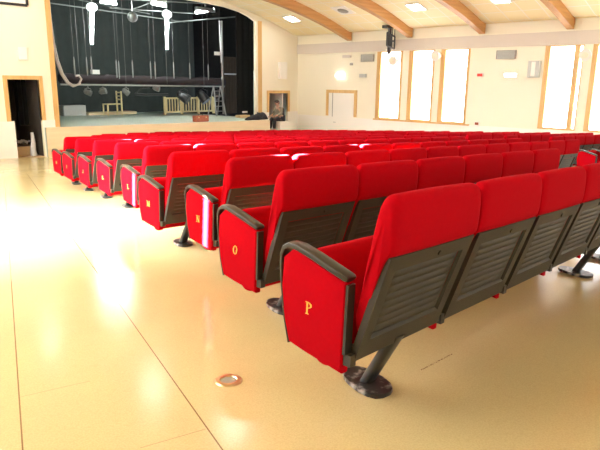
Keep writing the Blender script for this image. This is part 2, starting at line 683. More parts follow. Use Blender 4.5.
def part(key, parent, label=None):
    if first_use[key]:
        o = proto[key]
        first_use[key] = False
    else:
        o = proto[key].copy()
        C.objects.link(o)
    o.parent = parent
    if label:
        o['label'] = label
    return o


ORD = ['first', 'second', 'third', 'fourth', 'fifth', 'sixth', 'seventh', 'eighth', 'ninth', 'tenth', 'eleventh', 'twelfth', 'thirteenth', 'fourteenth']
SEATS = {}


def seat(x, y, label, group, letter=None, end=False, ped=False):
    o = empty('theatre_seat', (x, y, fz(x, y) + (-.004)), label, 'seat', group, TH)
    o.rotation_euler = (0, math.atan(-GX) * 1.0, TH)
    part('backrest', o, 'red padded backrest')
    bp_ = part('back_panel', o, 'charcoal plastic back panel with louvres')
    part('knob', bp_)
    part('seat_cushion', o, 'red tipped-up seat cushion')
    sp = part('side_panel', o)
    part('armrest', o, 'black armrest')
    part('rear_strip', sp)
    part('seat_beam', o)
    if letter:
        letter_mesh(letter).build('row_letter', M['yellow'], sp)['label'] = 'yellow letter ' + letter
    if end:
        sp2 = part('side_panel_end', o)
        part('armrest_end', o, 'black armrest')
        part('rear_strip_end', sp2)
    if ped:
        p = part('pedestal', o, 'black steel pedestal')
        part('base_plate', p)
    return o


U = Vector((math.cos(TH), math.sin(TH)))
ROWS = [('P', 1.41237, 1.02214, 6), ('O', 1.84249, 1.96018, 6), ('N', 2.29545, 2.91932, 11), ('M', 2.46376, 3.84368, 11), ('L', 3.00209, 5.12482, 11),
        ('K', 3.30087, 6.26383, 12), ('J', 3.54218, 7.29542, 12), ('I', 3.77450, 8.32375, 13), ('H', 4.07041, 9.39546, 13),
        ('G', 5.05, 10.48, 12), ('F', 5.80, 11.56, 11), ('E', 7.00, 12.64, 9), ('D', 8.40, 13.72, 5)]
ROWNAME = {'P': 'nearest row, lettered P', 'O': 'second row, lettered O', 'N': 'third row, lettered N', 'M': 'fourth row, lettered M'}
for i, (ch, x, y, n) in enumerate(ROWS):
    rn = ROWNAME.get(ch, ORD[i] + ' row from the camera')
    for k in range(n):
        lett = ch if ch > 'G' else None
        lab = 'red tip-up seat, %s from the left aisle in the %s' % (ORD[k], rn)
        if k == 0:
            lab = 'red tip-up seat on the left aisle, end of the %s' % rn
        p = Vector((x, y)) + U * W * k
        SEATS[ch, k] = seat(p.x, p.y, lab, 'red seats of the left block', lett if k == 0 else None, k == n - 1, k % 4 == 0 or k == n - 1)
# the block across the far aisle
dY = (9.39546 - 2.91932) / 6
for i in range(2, 14):
    x0 = 10.25 + .47 * (i - 2) if i < 9 else (13.3, 13.1, 12.9, 12.6, 12.4)[i - 9]
    y0 = 2.91932 + dY * (i - 2) + (x0 - 2.3) * math.tan(TH)
    n = int((17.0 - x0) / W)
    for k in range(n):
        rn = ORD[i] + ' row' if i < 9 else '%s row back from the stage' % ORD[13 - i]
        lab = 'red seat across the far aisle, %s from that aisle, %s' % (ORD[k], rn)
        seat(x0 + U.x * W * k, y0 + U.y * W * k, lab, 'red seats across the far aisle', None, k == n - 1, k % 4 == 0 or k == n - 1)

# ------------------------------------------------------------------ the hall
YB, XL = -7.0, -9.0
mb = MB()
fl_pts = [(-9, YB), (XS + .3, YB), (XS + .3, YS + .3), (-9, YS + .3)]
mb.prism([(x, y, fz(x, y)) for x, y in fl_pts], (0, 0, -.25), (0, 0, 0))
struct('floor', mb, M['floor'])


def zc(x):  # height of the vaulted ceiling
    s = abs(XS - .1 - x) if x >= 11.7 else 6.4 * (x + 7.0) / 18.7
    s = max(-.5, min(6.4, s if x >= 11.7 else s))
    return 2.895 + .37 * s - .0275 * s * s


mb = MB()
NX, NY = 60, 12
top, bot = [], []
for j in range(NY + 1):
    y = YB - .2 + (YS + .48 - YB) * j / NY
    xl = 3.2 - (YS - y) * .333 - .24
    for i in range(NX + 1):
        x = XS + .3 + (xl - XS - .3) * i / NX
        bot.append((x, y, zc(x)))
        top.append((x, y, zc(x) + .15))
n_ = len(bot)
fs = []
for j in range(NY):
    for i in range(NX):
        a = j * (NX + 1) + i
        q = (a, a + 1, a + NX + 2, a + NX + 1)
        fs += [q, tuple(n_ + k for k in reversed(q))]
for j in range(NY):
    for a, b in ((j * (NX + 1), (j + 1) * (NX + 1)), (j * (NX + 1) + NX, (j + 1) * (NX + 1) + NX)):
        fs.append((a, b, n_ + b, n_ + a))
for i in range(NX):
    for o_ in (0, NY * (NX + 1)):
        fs.append((o_ + i, o_ + i + 1, n_ + o_ + i + 1, n_ + o_ + i))
mb.add(bot + top, fs)
struct('ceiling', mb, M['ceiling'], smooth=30)

# glulam beams
BY = [15.11, 12.33, 9.565, 6.80, 4.03, 1.26, -1.5, -4.3]
for i, by in enumerate(BY):
    mb = MB()
    xl = 3.2 - (YS - by) * .333 + .05
    bx = [XS - .08 - j * (XS - .08 - xl) / 50 for j in range(51)]
    mb.loft([[(x, by, zc(x) - .275 - .05 * min(1, (XS - x) / 3)), (x, by + .20, zc(x) - .275 - .05 * min(1, (XS - x) / 3)), (x, by + .20, zc(x) + .05), (x, by, zc(x) + .05)] for x in bx])
    o = mb.build('ceiling_beam', M['beam'])
    tag(o, 'brown glulam beam curving up the ceiling, %s beam out from the stage' % ORD[i], 'beam', 'glulam ceiling beams')

# ---- stage wall with two doors and the proscenium opening
T = .10
ZLOW = -2.4
DT1, DT2 = 1.03, .60           # tops of the door openings
D1 = (6.36, 7.26)
D2 = (16.53, 17.60)
PL, PR = 7.78, 15.82
STZ = -.377                     # stage floor
arch = [(PR, 3.34), (15.5, 3.49), (15.08, 3.62), (14.35, 3.735), (13.2, 3.80), (11.8, 3.83), (10.4, 3.80), (9.25, 3.735), (8.5, 3.62), (8.1, 3.49), (PL, 3.34)]
mb = MB()


def slab(x0, x1, z0, z1):
    mb.box((x0, YS, z0), (x1, YS + T, z1))


slab(2.6, D1[0], ZLOW, 4.6)
slab(D1[0], D1[1], DT1, 4.6)
slab(D1[1], PL, ZLOW, 4.6)
slab(PR, D2[0], ZLOW, 4.6)
slab(D2[0], D2[1], DT2, 4.6)
slab(D2[1], XS + .3, ZLOW, 4.6)
for (xa, za), (xb, zb) in zip(arch[:-1], arch[1:]):
    mb.prism([(xa, YS, za), (xb, YS, zb), (xb, YS, 4.6), (xa, YS, 4.6)], (0, 0, 0), (0, T, 0))
struct('wall_front', mb, M['cream'])
# white dado on the stage wall
DZ = -.16
mb = MB()
mb.box((2.6, YS - .03, ZLOW), (D1[0] + .09, YS + .02, DZ))
mb.box((D1[1] + .02, YS - .03, ZLOW), (PL - .12, YS + .02, DZ))
mb.box((16.0, YS - .03, ZLOW), (D2[0], YS + .02, DZ))
mb.box((D2[1], YS - .03, ZLOW), (XS, YS + .02, DZ))
struct('trim_1', mb, M['white'])
# proscenium edge
mb = MB()
mb.box((PL - .14, YS - .05, STZ), (PL, YS + .03, 3.36))
mb.box((PR + .10, YS - .05, STZ), (PR + .30, YS + .03, 3.36))
struct('trim_2', mb, M['pine'])
mb = MB()
mb.box((PR, YS - .04, STZ), (PR + .10, YS + .02, 3.36))
struct('trim_3', mb, M['cream'])

# doors in the stage wall (openings with pine frames)


def door_frame(name, x0, x1, zt, zb, w=.11):
    mb = MB()
    mb.box((x0 - w, YS - .04, zb), (x0, YS + T, zt + w))
    mb.box((x1, YS - .04, zb), (x1 + w, YS + T, zt + w))
    mb.box((x0, YS - .04, zt), (x1, YS + T, zt + w))
    return struct(name, mb, M['pine'])


door_frame('door_1', D1[0], D1[1], DT1, DZ)
door_frame('door_2', D2[0], D2[1], DT2, DZ)


def side_room(name, x0, x1, depth, zt, m):
    mb = MB()
    z0 = -2.6
    mb.box((x0 - .06, YS + T, z0), (x0 - .02, YS + T + depth, zt))
    mb.box((x1 + .02, YS + T, z0), (x1 + .06, YS + T + depth, zt))
    mb.box((x0 - .06, YS + T + depth, z0), (x1 + .06, YS + T + depth + .08, zt))
    mb.box((x0 - .06, YS + T, zt), (x1 + .06, YS + T + depth + .08, zt + .08))
    return struct(name, mb, m)


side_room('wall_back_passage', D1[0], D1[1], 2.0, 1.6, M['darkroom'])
side_room('wall_side_passage', D2[0], D2[1], 1.4, 1.4, M['teal'])
mb = MB().box((D1[0] - .5, YS + .02, -1.70), (D1[1] + .12, YS + 2.7, fz(6.8, YS) - .004))
mb.box((D2[0] - .5, YS + .02, -2.2), (D2[1] + .5, YS + 2.5, fz(17, YS) - .004))
struct('floor_passage', mb, M['stone'])
# open door leaf of door 2 (white edge at the right jamb)
mb = MB().box((D2[1] - .20, YS + .11, fz(17.5, YS) + .01), (D2[1] - .15, YS + .95, DT2 - .01))
o = struct('door_3', mb, M['white'])
# step and plastic sheeting in the left passage
zf1 = fz(6.8, YS + .6)
o = MB().box((6.42, YS + .65, -1.32), (7.22, YS + 1.45, -.98)).build('wooden_step', M['stone'], bevel=.01)
tag(o, 'pale wooden step inside the dark doorway left of the stage', 'step')
mb = MB()
random.seed(3)
n = 14
vs = []
for i in range(n):
    for j in range(8):
        vs.append((6.42 + .72 * i / (n - 1), YS + .72 + .60 * j / 7, -.975 + .10 * random.random() + .10 * math.sin(i * .9) ** 2))
mb.add(vs, [(i * 8 + j, (i + 1) * 8 + j, (i + 1) * 8 + j + 1, i * 8 + j + 1) for i in range(n - 1) for j in range(7)])
mb.add([(x, y, -.98) for x, y in ((6.42, YS + .72), (7.14, YS + .72), (7.14, YS + 1.32), (6.42, YS + 1.32))], [(0, 1, 2, 3)])
o = mb.build('plastic_sheet', M['paper'], smooth=30)
tag(o, 'crumpled white plastic sheet lying on the step in the left doorway', 'sheet')
mb = MB()
secs = []
for k in range(9):
    t = k / 8
    wv = (.04 + .06 * t)
    secs.append([(7.10 + wv * math.cos(a) * (1 + .2 * math.sin(3 * a + k)), YS + .45 + .07 * math.sin(a), -.55 - .78 * t) for a in [2 * PI * q / 14 for q in range(14)]])
mb.loft(secs)
o = mb.build('dust_sheet', M['paper'], smooth=40)
tag(o, 'white dust sheet hanging against the right jamb of the left doorway', 'sheet')

# ---- the stage
SX0, SY0, SY1 = 7.30, 17.98, 16.80
SX1 = at(268.5, 120, SY1).x


def sy(x):
    return SY0 + (SY1 - SY0) * (x - SX0) / (SX1 - SX0)


mb = MB().box((PL - .05, YS - .01, -1.9), (PR + .05, 25.2, STZ))
mb.prism([(SX0, SY0, 0), (SX1, SY1, 0), (SX1, YS - .03, 0), (SX0, YS - .03, 0)], (0, 0, -1.9), (0, 0, STZ))
mb.box((PL - .05, YS - .05, -1.9), (PR, YS, STZ))
st = struct('floor_stage', mb, M['stagefloor'])
mb = MB()
mb.prism([(SX0, SY0, 0), (SX1, SY1, 0), (SX1, SY1 - .04, 0), (SX0, SY0 - .04, 0)], (0, 0, -1.95), (0, 0, STZ - .03))
mb.prism([(SX1, SY1 - .04, 0), (SX1 + .04, SY1 - .04, 0), (SX1 + .04, YS - .03, 0), (SX1, YS - .03, 0)], (0, 0, -1.95), (0, 0, STZ))
struct('trim_4', mb, M['stagefront'])
mb = MB()
mb.prism([(SX0, SY0 + .02, 0), (SX1, SY1 + .02, 0), (SX1, SY1 - .06, 0), (SX0, SY0 - .06, 0)], (0, 0, STZ - .05), (0, 0, STZ + .004))
struct('trim_5', mb, M['stagefront'])
mb = MB()
mb.box((4.6, 25.2, -1.9), (19.6, 25.4, 8.5))
mb.box((4.4, YS + T, -1.9), (4.6, 25.4, 8.5))
mb.box((19.6, YS + T, -1.9), (19.8, 25.4, 8.5))
mb.box((4.4, YS + T, 8.5), (19.8, 25.4, 8.7))
mb.box((4.4, YS + .02, 4.6), (19.8, YS + T, 8.7))
struct('wall_stage', mb, M['black'])


def drape(name, p, q, z0, z1, folds, amp, m, label, group=None):
    p, q = Vector(p), Vector(q)
    d = q - p
    nrm = Vector((-d.y, d.x)).normalized()
    n = folds * 6
    vs = []
    for z in (z0, z1):
        for i in range(n + 1):
            c = p + d * (i / n) + nrm * amp * math.sin(2 * PI * i / 6 + .4 * math.sin(i))
            vs.append((c.x, c.y, z))
        for i in range(n, -1, -1):
            c = p + d * (i / n) + nrm * (amp * math.sin(2 * PI * i / 6 + .4 * math.sin(i)) + .03)
            vs.append((c.x, c.y, z))
    k = 2 * (n + 1)
    fs = [(i, (i + 1) % k, k + (i + 1) % k, k + i) for i in range(k)]
    fs += [tuple(range(k - 1, -1, -1)), tuple(range(k, 2 * k))]
    o = MB().add(vs, fs).build(name, m, smooth=60)
    return tag(o, label, 'curtain', group)


drape('stage_curtain', (6.2, 24.3), (17.3, 24.3), STZ + .01, 7.6, 26, .018, M['drape'], 'wide black backcloth hanging across the rear of the stage')
a, b = at(237, 100, 19.0), at(256, 100, 19.0)
drape('stage_curtain', (a.x, 19.0), (b.x + .9, 19.0), STZ + .01, 7.4, 6, .025, M['black'], 'black side curtain just inside the right edge of the stage opening', 'black side curtains')
drape('stage_curtain', (7.0, 19.2), (7.75, 19.2), STZ + .01, 7.4, 5, .04, M['black'], 'black side curtain just inside the left edge of the stage opening', 'black side curtains')

# brown wing panel with white rail
YP = 21.6
a, b = at(224.5, 115, YP), at(237.5, 57.5, YP)
w_ = empty('wing_panel', ((a.x + b.x) / 2, YP, STZ), 'dark brown wing panel with a white rail right of the ladder', 'panel')
mb = MB().box((-(b.x - a.x) / 2, 0, 0), ((b.x - a.x) / 2, .10, b.z - STZ))
for k in range(5):
    x = -(b.x - a.x) / 2 + (b.x - a.x) * (k + .5) / 5
    mb.box((x - .02, -.02, .05), (x + .02, 0, b.z - STZ - .05))
mb.build('board', M['brownpanel'], w_)
r0 = at(225, 74, YP).z - STZ
MB().box((-(b.x - a.x) / 2, -.08, r0 - .03), ((b.x - a.x) / 2, -.03, r0 + .03)).build('rail', M['metal'], w_)['label'] = 'white rail'

# rolled curtain on a batten, lamp bar below it
YR = 21.2
a, b = at(60, 78.5, YR), at(224, 82.0, YR)
mb = MB()
pts = [Vector(a).lerp(Vector(b), t / 24) + Vector((0, .02 * math.sin(t * 1.7), .015 * math.sin(t * 2.3))) for t in range(25)]
mb.tube(pts, [.17 + .015 * math.sin(t * 1.3) for t in range(25)], 14)
o = mb.build('rolled_curtain', M['roll'], smooth=50)
tag(o, 'long dark rolled curtain hanging level across the stage', 'curtain')
a2, b2 = at(60, 84.5, 21.0), at(224, 86.5, 21.0)
a2.y = b2.y = 20.97
lb = empty('lighting_bar', (a2 + b2) / 2, 'thin grey lighting bar hanging below the rolled curtain', 'lighting bar')
MB().tube([a2 - lb.location, b2 - lb.location], .03, 8).build('bar', M['metal'], lb, smooth=40)
for t in (.1, .35, .6, .85):
    c = a2.lerp(b2, t) - lb.location
    MB().tube([c + Vector((0, 0, .02)), (c.x, c.y, 7.5 - lb.location.z)], .008, 6).build('hanger', M['rope'], lb)


def spot(px, py, Y, r, tilt, label, pale=False):
    c = at(px, py, Y)
    c.y -= .0
    o = empty('stage_lamp', c, label, 'stage lamp', 'stage lamps on the bar')
    up = (at(px, 85.3, 21.0).z - c.z) - .05
    d = Vector((math.cos(tilt) * .55, -.6, math.sin(tilt))).normalized()
    m = M['lampgrey'] if pale else M['lampmetal']
    MB().tube([-d * r * 1.5, -d * r * .9, d * r * .2, d * r * 1.2], [r * .5, r * .9, r, r * 1.08], 12).build('housing', m, o, smooth=40)
    MB().tube([d * r * 1.18, d * r * 1.23], r * .95, 12).build('lens', M['dimglobe'], o, smooth=40)
    mb = MB()
    mb.tube([(-r * 1.15, 0, 0), (-r * 1.15, 0, up * .6), (0, 0, up * .8), (0, 20.97 - Y, up)], .02, 6)
    mb.tube([(r * 1.15, 0, 0), (r * 1.15, 0, up * .6), (0, 0, up * .8)], .02, 6)
    mb.build('yoke', m, o)
    return o


spot(183.5, 97, 21.0, .20, -.5, 'black stage lamp hanging in front of the left half of the pale railing')
spot(203, 97, 21.0, .20, -.9, 'black stage lamp hanging in front of the right half of the pale railing')
spot(88, 92.5, 21.0, .10, -.3, 'small pale stage lamp near the left end of the lighting bar', True)
spot(103, 91.5, 21.0, .10, .2, 'small pale stage lamp above the tan wooden chair', True)
spot(126, 92, 21.0, .10, -.6, 'small pale stage lamp right of the tan wooden chair', True)
spot(156.5, 88.5, 20.9, .10, -.2, 'pale stage lamp at the middle of the lighting bar', True)
spot(216, 95, 21.0, .15, -.7, 'dark stage lamp hanging in front of the folding ladder')
# long pale strip of equipment under the bar
a, b = at(135, 94, 21.0), at(168, 94.5, 21.0)
mb = MB().tube([a, a.lerp(b, .3) + Vector((0, 0, -.03)), b], .05, 8)
mb.tube([a, a + Vector((.3, 0, .22)), at(150, 88, 21.0)], .03, 8)
o = mb.build('lamp_strip', M['lampmetal'], smooth=40)
tag(o, 'dark bent lamp strip slung under the middle of the lighting bar', 'lamp strip')

# suspension lines
for i, (px, ye) in enumerate(((75, 74), (87.5, 74), (92.0, 73), (117, 76), (119.5, 77), (133, 76), (151, 77), (155.5, 77), (174, 77), (190, 77.5), (208.5, 78.5))):
    Y = 20.9
    bot = at(px, ye, Y)
    o = empty('hoist_line', bot, 'thin grey hoist line with weighted end, %s from the left over the stage' % ORD[i], 'hoist line', 'hoist lines over the stage')
    MB().tube([(0, 0, .55), (0, 0, 7.5 - bot.z)], .005, 6).build('line', M['rope'], o)
    MB().tube([(0, 0, -.06), (0, 0, .12), (0, 0, .50), (0, 0, .60)], [.016, .028, .024, .008], 8).build('weight', M['lineweight'], o, smooth=40)['label'] = 'pale tapered weight'

# pale cable hanging in a loop at the left of the stage
Y = 20.0
cp = [(45, -40), (47, 0), (49, 20), (52, 42), (56, 60), (61, 74), (67, 83), (73, 86.5), (79, 84), (81.5, 79), (79, 75.5), (75.5, 76)]
mb = MB()
mb.tube([at(x, y, Y) for x, y in cp], .035, 8)
mb.tube([at(x + 1.8, y - .5, Y + .05) for x, y in cp[:9]], .03, 8)
o = mb.build('hanging_cable', M['cable'], smooth=60)
tag(o, 'pale cable hanging down in a hook shape at the left of the stage', 'cable')

# bright lamps and pipework at the top of the stage opening
for i, (x, y0, y1) in enumerate(((92, 9, 44), (167, 16, 49))):
    Y = 20.4
    t0, t1 = at(x, y0, Y), at(x, y1, Y)
    side = 'left' if i == 0 else 'right'
    o = empty('smear_lamp', t0, 'bright lamp, glare smear shaped as tube, the %s one of two over the stage' % side, 'lamp', 'bright lamps over the stage')
    MB().tube([(0, 0, 0), t1 - t0], [.055, .045], 12).build('tube', M['tube'], o, smooth=40)  # vertical glare smear of the hanging lamp, shaped as a glowing tube
    MB().ball((0, 0, .06), .17, 14, 10, (1.1, 1.1, .9)).build('diffuser', M['lampglow'], o, smooth=60)['label'] = 'round lit diffuser'
    MB().tube([(0, 0, .15), (0, 0, 7.5 - t0.z)], .02, 6).build('suspension_rod', M['metal'], o)
c = at(132.5, 17, 20.4)
o = empty('globe_lamp', c, 'unlit frosted round lamp hanging between the two bright lamps', 'lamp')
MB().ball((0, 0, 0), .19, 16, 10).build('globe', M['dimglobe'], o, smooth=60)
MB().tube([(0, 0, .2), (0, 0, 7.5 - c.z)], .02, 6).build('suspension_rod', M['metal'], o)

for i, (p, q, Y, r) in enumerate((((50, 3), (185, 22), 21.6, .05), ((60, -4), (235, 5), 21.0, .05), ((170, 22.5), (238, 16.5), 20.5, .055),
                                  ((110, 8), (200, 14), 20.8, .05), ((40, -8), (150, 14), 22.2, .04), ((130, 10), (176, -6), 21.3, .04))):
    nm = ['second pipe down at the left', 'highest long pipe', 'short pipe at the right end', 'short pipe between the two bright lamps', 'rear pipe behind the left bright lamp', 'short slanting pipe above the right bright lamp'][i]
    o = MB().tube([at(*p, Y), at(*q, Y)], r * .45, 8).build('rigging_pipe', M['pipe'], smooth=40)
    tag(o, 'grey rigging pipe high over the stage, %s' % nm, 'pipe', 'rigging pipes over the stage')
for i, (p, q, Y) in enumerate((((101, 1.5), (116, 3.5), 20.3), ((152, 3), (166, 6), 20.6), ((196, 12.5), (214, 9.5), 20.2))):
    nm = ['above the left bright lamp', 'just left of the right bright lamp', 'at the right under the arch'][i]
    a, b = at(*p, Y), at(*q, Y)
    o = empty('batten_light', a, 'lit white batten light high over the stage, %s' % nm, 'lamp', 'lit batten lights over the stage')
    MB().tube([(0, 0, 0), b - a], .05, 10).build('diffuser', M['tube'], o, smooth=40)
    MB().box((min(0, (b - a).x), -.08, .08), (max(0, (b - a).x), .08, .22)).build('housing', M['metal'], o)
    MB().tube([(b - a) * .5 + Vector((0, 0, .15)), (b - a) * .5 + Vector((0, 0, 7.5 - a.z))], .015, 6).build('suspension_rod', M['metal'], o)

# ---- things standing on the stage
zb = STZ + .002
a, b = at(62, 115.5, 23.6), at(83.5, 105, 23.6)
o = MB().box((a.x, 23.4, zb), (b.x, 23.9, b.z)).build('crate', M['palegrey'], bevel=.02)
tag(o, 'low pale grey crate at the rear left of the stage', 'crate')
a, b = at(83.5, 115, 23.7), at(132, 110.5, 23.7)
mb = MB().box((a.x + .05, 23.3, zb), (b.x, 23.95, b.z - .02))
o = mb.build('platform', M['stagefront'], bevel=.01)
tag(o, 'low pale wooden platform beside the grey crate at the stage rear', 'platform')
a = at(105.5, 115, 22.9)
b = at(119, 91, 22.9)
cw = b.x - a.x
ch = empty('wooden_chair', ((a.x + b.x) / 2, 22.9, zb), 'tan wooden chair standing near the middle rear of the stage', 'chair')
MB().box((-cw / 2, -.22, .44), (cw / 2, .22, .48)).build('seat', M['tan'], ch)
for sx in (-1, 1):
    MB().box((sx * cw / 2 - .025 - sx * .025, -.22, 0), (sx * cw / 2 + .025 - sx * .025, -.17, .44)).build('leg', M['tan'], ch)
    MB().box((sx * cw / 2 - .025 - sx * .025, .17, 0), (sx * cw / 2 + .025 - sx * .025, .22, .44)).build('leg', M['tan'], ch)
mb = MB()
mb.box((cw / 2 - .05, -.22, .48), (cw / 2, -.17, b.z - zb))
mb.box((cw / 2 - .05, .17, .48), (cw / 2, .22, b.z - zb))
for z in (.62, .76, .90):
    mb.box((cw / 2 - .04, -.2, z), (cw / 2 - .01, .2, z + .05))
mb.build('backrest', M['tan'], ch)

# pale wooden railing
a, b = at(164.5, 116.5, 22.0), at(214, 97, 22.0)
a.z = zb
rl = empty('wooden_railing', ((a.x + b.x) / 2, 22.0, zb), 'pale wooden railing of upright bars standing on the stage', 'railing')
hw, hh = (b.x - a.x) / 2, b.z - zb
MB().box((-hw, -.03, .08), (hw, .03, .15)).build('bottom_rail', M['tan'], rl)
MB().box((-hw, -.035, hh - .07), (hw, .035, hh)).build('top_rail', M['tan'], rl)
for x in (-hw + .04, -hw * .33, hw * .33, hw - .04):
    MB().box((x - .045, -.045, 0), (x + .045, .045, hh + .03)).build('post', M['tan'], rl)
for k in range(18):
    x = -hw + .14 + (2 * hw - .28) * k / 17
    MB().box((x - .02, -.02, .14), (x + .02, .02, hh - .05)).build('baluster', M['tan'], rl)

# folding ladder and the tall pole
a, b = at(213, 117, 20.1), at(222, 92, 20.1)
ld = empty('folding_ladder', ((a.x + b.x) / 2, 20.1, zb), 'grey folding ladder standing right of the pale railing', 'ladder')
hw, hh = (b.x - a.x) / 2, at(218, 86, 20.1).z - zb
for sx in (-1, 1):
    MB().tube([(sx * hw, -.25, 0), (sx * hw * .7, 0, hh)], .03, 6).build('stile', M['metal'], ld)
    MB().tube([(sx * hw, .35, 0), (sx * hw * .7, .02, hh)], .025, 6).build('rear_stile', M['metal'], ld)
for k in range(1, 6):
    t = k / 6
    MB().box((-hw * (1 - .3 * t), -.25 * (1 - t) - .04, hh * t - .015), (hw * (1 - .3 * t), -.25 * (1 - t) + .04, hh * t + .015)).build('step', M['metal'], ld)
a, b = at(223.5, 116, 20.75), at(221.5, 21, 20.75)
pl = empty('lighting_stand', (a.x, 20.75, zb), 'tall thin grey mast beside the folding ladder on the stage', 'mast')
MB().tube([(0, 0, 0), (b.x - a.x, 0, b.z - zb)], .045, 8).build('mast', M['metal'], pl, smooth=40)
MB().tube([(.0, .0, 0), (0, 0, .03)], .16, 14).build('foot', M['lampmetal'], pl, smooth=40)
MB().tube([(-.06, 0, 2.2), (b.x - a.x - .12, 0, b.z - zb)], .025, 6).build('guide_rod', M['metal'], pl, smooth=40)
c = at(216.8, 53.5, 20.75)
o = MB().box((c.x - .12, 20.68, c.z - .07), (c.x + .12, 20.78, c.z + .07)).build('junction_box', M['white'], bevel=.01)
tag(o, 'small white box fixed beside the tall mast over the stage', 'box')
c = at(96.5, 72, 23.9)
o = MB().box((c.x - .17, 23.95, c.z - .09), (c.x + .17, 24.1, c.z + .09)).build('wall_sign', M['white'], bevel=.005)
tag(o, 'small blank white plate on the black backcloth left of centre', 'sign')
c = at(245.5, 112, 18.85)
o = MB().box((c.x - .13, 18.88, c.z - .035), (c.x + .13, 18.90, c.z + .035)).build('floor_label', M['white'])
tag(o, 'small white label low on the black curtain at the stage right', 'label')
a, b = at(237, 117.5, 18.7), at(247, 114, 18.7)
o = MB().box((a.x, 18.5, zb), (b.x, 18.8, zb + .10)).build('wood_block', M['stone'], bevel=.01)
tag(o, 'low pale wood block at the foot of the right black curtain', 'block')

# brown case on the stage edge
a, b = at(195, 122, 17.45), at(208, 115, 17.45)
cs = empty('suitcase', ((a.x + b.x) / 2, 17.50, zb), 'small reddish brown suitcase standing on the front edge of the stage', 'suitcase')
hw, hh = (b.x - a.x) / 2, b.z - a.z
MB().box((-hw, -.11, 0), (hw, .11, hh)).build('body', M['brown'], cs, bevel=.03)
MB().tube([(-.09, 0, hh - .005), (-.08, 0, hh + .04), (.08, 0, hh + .04), (.09, 0, hh - .005)], .012, 6).build('handle', M['lampmetal'], cs)
for sx in (-1, 1):
    MB().box((sx * hw * .55 - .02, -.118, hh * .6), (sx * hw * .55 + .02, -.105, hh * .8)).build('clasp', M['brass'], cs)
# black bag
BGY = 17.15
a, b = at(246, 121, BGY), at(267, 112.5, BGY)
mb = MB()
secs = []
Lx = b.x - a.x
for k in range(13):
    t = k / 12
    h = (.06 + .21 * min(1, t * 1.6) ** .8) * (1 if t < .8 else max(.25, 1 - ((t - .8) / .2) ** 2 * .75)) + .02 * math.sin(k * 2.1)
    d = .10 * math.sin(PI * (.08 + .84 * t)) + .045
    secs.append([(a.x + Lx * t, BGY + d * math.cos(q), zb + max(0, h * (.5 + .5 * math.sin(q)) + .015 * math.sin(4 * q + k))) for q in [2 * PI * j / 16 for j in range(16)]])
mb.loft(secs)
bg = empty('bag', (0, 0, 0), 'slumped black bag lying on the right front edge of the stage', 'bag')
bo = mb.build('body', M['jacket'], bg, smooth=60)
MB().tube([(a.x + Lx * .45, BGY - 0.09, zb + .3), (a.x + Lx * .5, BGY - 0.15, zb + .16), (a.x + Lx * .62, BGY - 0.16, zb + .08), (a.x + Lx * .75, BGY - 0.14, zb + .20)], .018, 6).build('strap', M['lampmetal'], bg, smooth=60)
base = Vector((a.x + Lx / 2, BGY, zb))
for ch_ in bg.children:
    ch_.data.transform(Matrix.Translation(-base))
bg.location = base

# white block beside the stage, and the person on it
pv = at(280.5, 119.6, 17.2)
ztop = pv.z - .06
mb = MB()
zfl = fz(pv.x, 17.2)
mb.box((pv.x - .27, 16.93, zfl - .02), (pv.x + .30, 17.52, ztop - .05))
mb.box((pv.x - .30, 16.90, ztop - .05), (pv.x + .33, 17.55, ztop))
stp = mb.build('white_block', M['white'], bevel=.006)
tag(stp, 'white painted block the person sits on before the right door', 'block')


